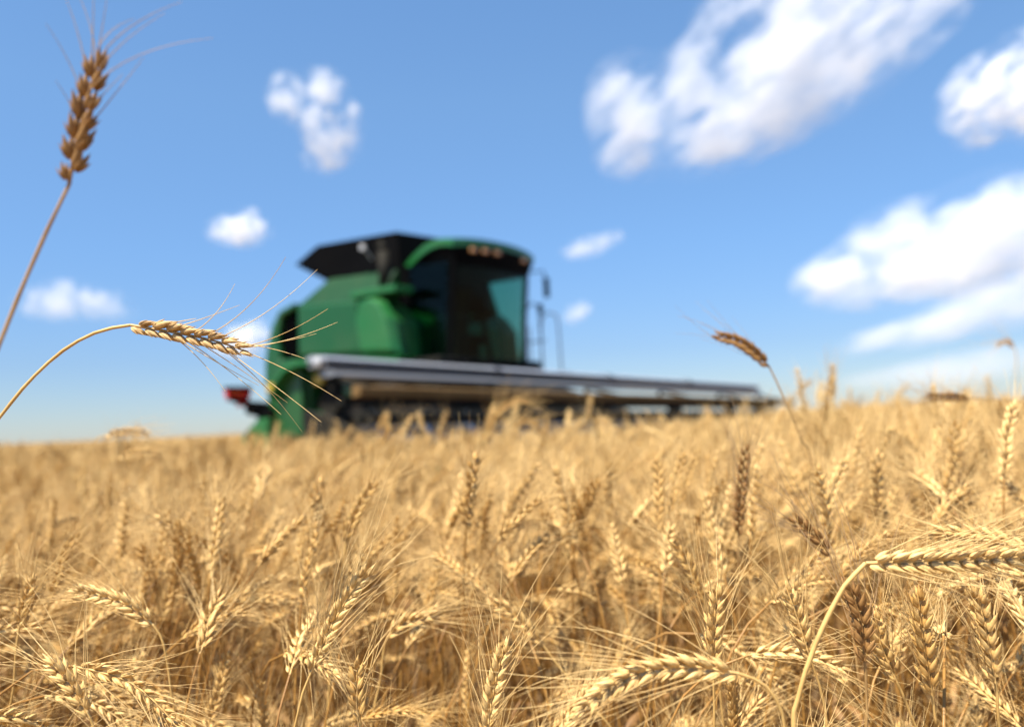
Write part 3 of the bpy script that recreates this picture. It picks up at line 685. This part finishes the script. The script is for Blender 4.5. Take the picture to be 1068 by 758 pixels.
# --- the stalks one can point at, each shaped on its own
def hero(label, stem_px, ear_px, depth, brown='', tips=None, root=None, spread=.42, awn=(.055, .09), size=1., side_deg=None, awn_r=.00036, dens=.75, stem_r=.0013, leaf=False, tilt=.42):
    """stem_px and ear_px run from the root side to the tip, as (px, py[, extra depth])"""
    rg = random.Random(sum(map(ord, label)))
    D = lambda p: depth + (p[2] if len(p) > 2 else 0)
    st = [np.array(at(p[0], p[1], D(p))) for p in stem_px]; ea = [np.array(at(p[0], p[1], D(p))) for p in ear_px]
    d = nrm(st[0] - st[1])
    if root is None:
        drop = st[0][2]; rx = st[0][0] + max(-.12, min(.12, d[0] / max(.25, -d[2]) * drop * .4)); ry = st[0][1] + rg.uniform(-.02, .05)
    else: rx, ry = root
    low = st[0] * .55 + np.array([rx, ry, 0]) * .45
    base = np.array([rx, ry, 0.]); pts = [base, low] + st
    pts = [p - base for p in pts]; ear = [p - base for p in ea]
    if tips: tips = [(np.array(at(t[0], t[1], D(t))) - base, t[3]) for t in tips]
    sd = np.array(RT) * math.cos(R(side_deg or 90)) + np.array(UP) * math.sin(R(side_deg or 90))
    parts = stalk_parts(pts + ear[:1], ear, rg, 0, leaf=leaf, side=sd, tips=tips, stem_k=90, spread=spread, awn=awn, size=size, awn_r=awn_r, dens=dens, stem_r=stem_r, tilt=tilt)
    b_ = '_brown' if brown is True else ''
    e = empty('wheat_stalk', base)
    objs = []
    for nm, f_, mt in zip(('stem', 'ear', 'beard'), parts, ('stem' + (b_ or '_pale'), brown if isinstance(brown, str) and brown else 'ear' + b_, 'beard' + b_)):
        if not f_.v: objs.append(None); continue
        o = bpy.data.objects.new(nm, f_.mesh(nm, [M[mt]])); COL.objects.link(o); objs.append(o)
    objs[0].parent = e; objs[1].parent = e; objs[2].parent = objs[1]
    HERO_PX.append([proj(p + base) for p in smooth_path(ear, 6)])
    HERO_XY.append((base[0], base[1]))
    return tag(e, label, 'wheat', 'ears that stand out of the field')
HERO_XY, HERO_PX = [], []
hero('tall dark brown ear standing upright against the sky, its straw leaning right', [(-60, 500), (-12, 390), (8, 340), (38, 268), (62, 215)], [(72, 193), (80, 150), (91, 105), (103, 62)], .46, True,
     [(48, 25, 0, .45), (66, -8, 0, .7), (98, -15, 0, .96), (112, -5, 0, .9), (190, 2, 0, .95), (172, 14, .01, .85), (222, 40, 0, .6), (150, 60, 0, .5), (58, 84, 0, .3), (128, 78, 0, .4), (80, -10, .01, .8), (140, 20, .01, .9)], root=(-.48, .43), side_deg=15, size=1.0, tilt=.26, stem_r=.00125, awn_r=.0003)
hero('single ear nodding right on an arched straw, its beard reaching the red tail lamp', [(-90, 560), (-40, 485), (0, 436), (35, 395), (72, 362), (105, 345), (128, 340)], [(136, 339), (178, 346), (222, 355), (259, 367)], .66, 'ear_tan',
     [(205, 332, 0, .22), (245, 296, 0, .38), (298, 268, 0, .55), (331, 281, .02, .7), (352, 336, 0, .9), (342, 322, -.02, .85), (330, 348, .02, .95), (235, 408, 0, .25), (293, 432, 0, .42), (315, 450, .02, .6), (335, 440, -.02, .75), (356, 418, 0, .96), (270, 402, .02, .35), (318, 374, 0, .92), (250, 318, .02, .3), (300, 420, .03, .55)], root=(-.66, .60), side_deg=100, size=1.08, tilt=.36, stem_r=.0015, awn_r=.00036)
hero('brown nodding ear alone against the sky above the far header end', [(850, 500), (838, 462), (822, 425), (810, 398)], [(802, 382), (785, 366), (768, 356), (747, 350)], 1.15, True, None, spread=.35, size=1.35, tilt=.3, awn=(.04, .07), dens=.22, awn_r=.00028)
hero('ripe ear lying level to the right on a thick arched straw at lower right', [(828, 790), (831, 740), (842, 695), (860, 650), (880, 612)], [(903, 587), (955, 585), (1010, 583), (1075, 580)], .60, False, None, spread=.34, size=1.12, side_deg=60, awn=(.05, .09), stem_r=.0021)
hero('pale upright ear against the sky near the right end of the field', [(874, 480), (873, 450), (871, 425)], [(870, 416), (869, 402), (868, 380)], 2.1, False, None, spread=.2, dens=.4)
hero('pale ear lying level against the sky at left, the upper of two', [(88, 520), (92, 480), (100, 458)], [(110, 454), (130, 450), (156, 451)], 1.55, False, None, spread=.25, dens=.4, side_deg=80)
hero('pale ear lying level against the sky at left, the lower of two', [(100, 540), (104, 500), (114, 480)], [(124, 477), (145, 472), (167, 471)], 1.6, False, None, spread=.25, dens=.4, side_deg=80)
hero('pale bearded ear bent at the right edge just above the horizon', [(1064, 450), (1062, 410), (1061, 375)], [(1058, 362), (1050, 356), (1040, 360)], 2.2, False, None, spread=.4, dens=.5)
hero('dark brown drooping ear at the right edge on the horizon', [(1110, 480), (1075, 425), (1040, 417)], [(1012, 415), (990, 414), (966, 413)], 1.4, True, None, spread=.3, dens=.5)
hero('bright bearded ear pointing up and right, left of the middle', [(345, 700), (352, 650), (357, 600)], [(361, 565), (370, 540), (380, 520), (392, 503)], .98, False, None, spread=.40, size=1.0, side_deg=30)
hero('long diagonal ear with grey glints below the bright upright bearded ear', [(290, 830), (305, 770), (316, 725)], [(325, 700), (342, 660), (362, 625), (386, 592)], .72, False, None, spread=.45, size=1.05, side_deg=60)
hero('dark backed ear lying to the left above the lower left corner', [(185, 790), (178, 720), (170, 670)], [(160, 652), (138, 633), (110, 622), (76, 614)], .80, False, None, spread=.34, size=1.05, side_deg=80)
hero('ear with its beard against the left edge, near the bottom', [(8, 790), (14, 720), (18, 670)], [(20, 655), (23, 640), (29, 622), (33, 603)], .80, False, None, spread=.42)
hero('plump ear heading up and left out of the lower left corner', [(160, 850), (118, 800), (100, 765)], [(94, 748), (82, 725), (68, 705), (50, 690)], .66, False, None, spread=.5, side_deg=40)
hero('large blurred ear arching left across the bottom right of centre', [(800, 850), (818, 760), (800, 716)], [(770, 702), (720, 695), (660, 703), (600, 742)], .56, False, None, spread=.36, size=1.05, side_deg=90)
hero('ear leaning up and left, bearded, over the dark gap at bottom middle', [(655, 800), (610, 730), (580, 690)], [(566, 672), (550, 654), (533, 638), (512, 628)], .92, False, None, spread=.4)
hero('knobbly brown eared stalk of open husks left of the level ear', [(905, 800), (905, 745), (903, 700)], [(902, 690), (900, 665), (896, 640), (885, 608)], .64, True, None, spread=.3, size=1.08, dens=.5, side_deg=10)
hero('upright bearded ear under the level ear, right of the knobbly brown one', [(985, 800), (978, 765), (974, 735)], [(972, 725), (966, 690), (961, 655), (957, 618)], .66, False, None, spread=.5, size=1.08, side_deg=5)
hero('upright bearded ear nearest the lower right corner', [(1046, 830), (1043, 770), (1040, 725)], [(1038, 712), (1032, 680), (1026, 648), (1018, 615)], .66, False, None, spread=.5, size=1.08, side_deg=0)
hero('ear leaning left with its foot under the thick arched straw', [(866, 790), (858, 730), (850, 700)], [(846, 690), (838, 665), (830, 640), (820, 612)], .70, False, None, spread=.5, size=1.05, side_deg=10)
hero('ear leaning left between the knobbly brown ear and the upright bearded ear', [(985, 830), (955, 760), (942, 725)], [(936, 712), (926, 690), (918, 670), (912, 640)], .68, False, None, spread=.45, size=1.02, side_deg=20)
hero('fluffy bearded ear standing upright at bottom, left of the thick arched straw', [(746, 820), (746, 770), (745, 720)], [(745, 700), (744, 672), (745, 645), (748, 615)], .70, False, None, spread=.5, size=1.05, side_deg=30)
hero('brown ear hanging in shade behind the fluffy bearded ear', [(752, 720), (742, 660), (738, 640)], [(735, 628), (726, 608), (716, 585), (700, 568)], .88, False, None, spread=.4, side_deg=30)
hero('dark blurred ear standing right of centre below the brown nodding ear', [(772, 660), (771, 610), (770, 580)], [(770, 560), (771, 530), (774, 500), (778, 465)], 1.0, True, None, spread=.25, dens=.6)
hero('dark bearded ear leaning left behind the arched straw', [(890, 660), (880, 620), (872, 595)], [(866, 580), (856, 565), (846, 556), (826, 540)], .82, True, None, spread=.35)
hero('tall blurred stalk nodding in front of the header middle', [(470, 560), (486, 500), (498, 465)], [(506, 450), (518, 432), (532, 420), (552, 418)], 1.9, False, None, spread=.3, dens=.6)
hero('tall blurred stalk curling over right of the header middle', [(540, 560), (530, 500), (528, 465)], [(534, 448), (545, 440), (558, 442), (568, 455)], 2.0, False, None, spread=.3, dens=.6)
hero('tight cluster ear with long beard at the bottom edge middle', [(512, 850), (512, 800), (510, 770)], [(509, 758), (512, 735), (518, 705), (526, 672)], .66, False, None, spread=.5, size=1.0, side_deg=30)
hero('short upright ear at bottom, in front of the long diagonal ear', [(372, 840), (374, 790), (375, 765)], [(376, 755), (374, 735), (372, 712), (374, 690)], .68, False, None, spread=.45, size=.95)
hero('ear bending right from a pale straw beside the long diagonal ear', [(386, 790), (396, 710), (400, 680)], [(404, 664), (416, 652), (432, 646), (452, 640)], .90, False, None, spread=.35, side_deg=70)

# --- the rest of the counted stalks: the nearest ones in view, on jittered cells
def in_swath(x, y):
    a, b_ = to_local((x, y, 0)); return (abs(b_) < 4.95 and a < 3.1)
def zscale(x, y): return 1 + min(1, max(0, (y - .9) / 1.0)) * (.05 * min(1, max(0, (x / max(y, 1) - .22) / .25)) - .014 * min(1, max(0, (-.1 - x / max(y, 1)) / .3)) + .008 - .014 * min(1, max(0, (y - 3) / 2))) + .055 * mnoise.noise(Vector((x * .7, y * .7, 3.3))) + .02 * mnoise.noise(Vector((x * 3, y * 3, 9)))
rs = random.Random(21)
def rand_orient(rg):
    a = rg.gauss(.25, 1.25)                                    # most nod towards the right of the picture, some anywhere
    return a, (rg.gauss(0, .12), rg.gauss(0, .12))
near = []
STEP = .046
for iy in range(int(.40 / STEP), int(2.0 / STEP)):
    for ix in range(-44, 45):
        x, y = (ix + rs.uniform(-.5, .5)) * STEP, (iy + rs.uniform(-.5, .5)) * STEP
        if any((x - hx) ** 2 + (y - hy) ** 2 < .016 ** 2 for hx, hy in HERO_XY): continue
        a, tl_ = rand_orient(rs); k = rs.randrange(14); sc = (zscale(x, y) + rs.gauss(0, .045)) * 1.0
        near.append((x, y, a, tl_, k, sc))
def ear_world(nr):
    x, y, a, tl_, k, sc = nr; ep = proto_data[k][5]; mx = Matrix.LocRotScale(Vector((x, y, 0)), __import__('mathutils').Euler((tl_[0], tl_[1], a)), Vector((sc,) * 3))
    return [mx @ Vector(ep[i]) for i in (0, 2, 4)]
inside, outside = [], []
for nr in near:
    pr = [proj(p) for p in ear_world(nr)]
    if .40 <= min(q[2] for q in pr) < 1.0 and rs.random() < .62:     # lower shoots fill the near rows
        nr = nr[:5] + (nr[5] * rs.uniform(.76, .90),); pr = [proj(p) for p in ear_world(nr)]
    vis = all(q[2] > .30 for q in pr) and any(6 < q[0] < 1062 and 300 < q[1] < 750 for q in pr)
    if min(q[2] for q in pr) < .40: continue                    # nothing pushed into the lens
    if max(q[2] for q in pr) < .9 and min(q[1] for q in pr) < 500: continue   # the sky stays clear above the near rows
    if vis and any(abs(a_[0] - h_[0]) < (46 if h_[2] < .95 else 22) and abs(a_[1] - h_[1]) < (46 if h_[2] < .95 else 22) and a_[2] < h_[2] + .03 for hp in HERO_PX for h_ in hp for a_ in pr): continue   # room round the singled out ears
    if vis and min(q[2] for q in pr) < .75 and nr[5] > .9 and rs.random() < .5: continue
    (inside if vis else outside).append((min(q[2] for q in pr), nr))
inside.sort(key=lambda t: t[0])
N_IND = 300 - len(HERO_XY)
for d_, (x, y, a, tl_, k, sc) in inside[:N_IND]:
    bend = proto_data[k][0]
    lab = ('ripe bearded ear standing nearly upright among the crowded near rows' if bend < .5 else
           'ripe bearded ear leaning over among the crowded near rows' if bend < 1.25 else
           'ripe bearded ear hanging down among the crowded near rows')
    put_stalk((x, y, 0), a, sc, k, lab, tl_, 'upright ears of the near rows' if bend < .5 else 'leaning ears of the near rows' if bend < 1.25 else 'hanging ears of the near rows')
rest = [t[1] for t in inside[N_IND:]] + [t[1] for t in outside]

# --- the field beyond: one mass of stalks, scattered on one object
pcol = bpy.data.collections.new('wheat_sources')               # sources only; not linked to the scene
src = []
def add_src(name, me): o = bpy.data.objects.new(name, me); pcol.objects.link(o); src.append(name); return len(src) - 1
def joined(name, plist, offs=None):
    f_ = Fast(); idx = []
    for pi, parts in enumerate(plist):
        for mi, q in enumerate(parts):
            if not q.v: continue
            o = np.zeros(3) if offs is None else offs[pi][0]
            for v in q.v:
                if offs is not None:
                    c, s__ = math.cos(offs[pi][1]), math.sin(offs[pi][1]); v = v @ np.array([[c, s__, 0], [-s__, c, 0], [0, 0, 1]]) * offs[pi][2]
                f_.v.append(v + o)
            for t in q.q: f_.q.append(t + f_.n)
            idx += [min(mi, 3)] * q.nq(); f_.n += q.n
    return f_.mesh(name, [M['stem'], M['ear'], M['beard'], M['leaf']], idx)
for i, (bend, parts, ep) in enumerate(protos): add_src('a%02d' % i, joined('a%02d' % i, [parts]))
mid = proto_meshes(1, 14, 8, awn_r=.00038, dens=.26, spread=.5)
for i, (bend, parts, ep) in enumerate(mid): add_src('b%02d' % i, joined('b%02d' % i, [parts]))
low = proto_meshes(2, 14, 3, awn_r=.0006, dens=.45)
for i in range(6):                                             # sheaf of 24 stalks for the distance
    rg = random.Random(40 + i); ch = [rg.choice(low)[1] for _ in range(24)]
    offs = [(np.array([rg.uniform(-.26, .26), rg.uniform(-.26, .26), 0]), rg.gauss(.25, 1.25), rg.gauss(1, .05)) for _ in ch]
    add_src('c%02d' % i, joined('c%02d' % i, ch, offs))
for i in range(4):                                             # wide patch of 90 stalks for the far distance
    rg = random.Random(70 + i); ch = [rg.choice(low)[1] for _ in range(90)]
    offs = [(np.array([rg.uniform(-.9, .9), rg.uniform(-.9, .9), 0]), rg.gauss(.25, 1.25), rg.gauss(1, .05)) for _ in ch]
    add_src('d%02d' % i, joined('d%02d' % i, ch, offs))
PT, PR, PS, PI_ = [], [], [], []
def scatter(x, y, rx, ry, rz, s_, k): PT.append((x, y, 0)); PR.append((rx, ry, rz)); PS.append(s_); PI_.append(k)
for (x, y, a, tl_, k, sc) in rest: scatter(x, y, tl_[0], tl_[1], a, sc, k)
rs = random.Random(33)
STEP = .068
for iy in range(int(2.0 / STEP), int(7.0 / STEP)):
    yy = iy * STEP; hw = .95 * yy + .8
    for ix in range(int(-hw / STEP), int(hw / STEP)):
        x, y = (ix + rs.uniform(-.5, .5)) * STEP, yy + rs.uniform(-.5, .5) * STEP
        if in_swath(x, y): continue
        a, tl_ = rand_orient(rs); scatter(x, y, tl_[0], tl_[1], a, zscale(x, y) + rs.gauss(0, .068), 14 + rs.randrange(14))
STEP = .40
for iy in range(int(7.0 / STEP), int(40 / STEP)):
    yy = iy * STEP; hw = .9 * yy + 1
    for ix in range(int(-hw / STEP), int(hw / STEP)):
        x, y = (ix + rs.uniform(-.5, .5)) * STEP, yy + rs.uniform(-.5, .5) * STEP
        if in_swath(x, y): continue
        scatter(x, y, 0, 0, rs.gauss(0, .5), zscale(x, y) + rs.gauss(0, .02), 28 + rs.randrange(6))
STEP = 1.7
for iy in range(int(40 / STEP), int(170 / STEP)):
    yy = iy * STEP; hw = .85 * yy + 2
    for ix in range(int(-hw / STEP), int(hw / STEP)):
        x, y = (ix + rs.uniform(-.5, .5)) * STEP, yy + rs.uniform(-.5, .5) * STEP
        if in_swath(x, y): continue
        scatter(x, y, 0, 0, rs.gauss(0, .5), zscale(x * .3, y * .3) + rs.gauss(0, .02), 34 + rs.randrange(4))
me = bpy.data.meshes.new('wheat_field'); me.vertices.add(len(PT)); me.vertices.foreach_set('co', np.array(PT, np.float32).ravel())
for nm, ty, dat in (('rot', 'FLOAT_VECTOR', PR), ('scl', 'FLOAT', PS), ('pid', 'INT', PI_)):
    at_ = me.attributes.new(nm, ty, 'POINT'); at_.data.foreach_set('vector' if ty == 'FLOAT_VECTOR' else 'value', np.array(dat, np.int32 if ty == 'INT' else np.float32).ravel())
wf = bpy.data.objects.new('wheat_field', me); COL.objects.link(wf)
tag(wf, 'ripe golden wheat stretching back to the horizon', 'wheat field', None, 'stuff')
ng = bpy.data.node_groups.new('wheat_scatter', 'GeometryNodeTree')
ng.interface.new_socket('Geometry', in_out='INPUT', socket_type='NodeSocketGeometry'); ng.interface.new_socket('Geometry', in_out='OUTPUT', socket_type='NodeSocketGeometry')
N = ng.nodes.new; gi, go = N('NodeGroupInput'), N('NodeGroupOutput'); iop = N('GeometryNodeInstanceOnPoints'); ci = N('GeometryNodeCollectionInfo')
ci.inputs['Collection'].default_value = pcol; ci.inputs['Separate Children'].default_value = True; ci.inputs['Reset Children'].default_value = True
def attr(nm, ty): a = N('GeometryNodeInputNamedAttribute'); a.data_type = ty; a.inputs['Name'].default_value = nm; return a.outputs['Attribute']
lk = ng.links.new
lk(gi.outputs[0], iop.inputs['Points']); lk(ci.outputs[0], iop.inputs['Instance']); iop.inputs['Pick Instance'].default_value = True
lk(attr('pid', 'INT'), iop.inputs['Instance Index'])
er = N('FunctionNodeEulerToRotation'); lk(attr('rot', 'FLOAT_VECTOR'), er.inputs[0]); lk(er.outputs[0], iop.inputs['Rotation'])
cs = N('ShaderNodeCombineXYZ')
sa = attr('scl', 'FLOAT')
for i in range(3): lk(sa, cs.inputs[i])
lk(cs.outputs[0], iop.inputs['Scale']); lk(iop.outputs[0], go.inputs[0])
md = wf.modifiers.new('scatter', 'NODES'); md.node_group = ng
print('STALKS', len(inside), len(outside), 'points', len(PT), 'heroes', len(HERO_XY))
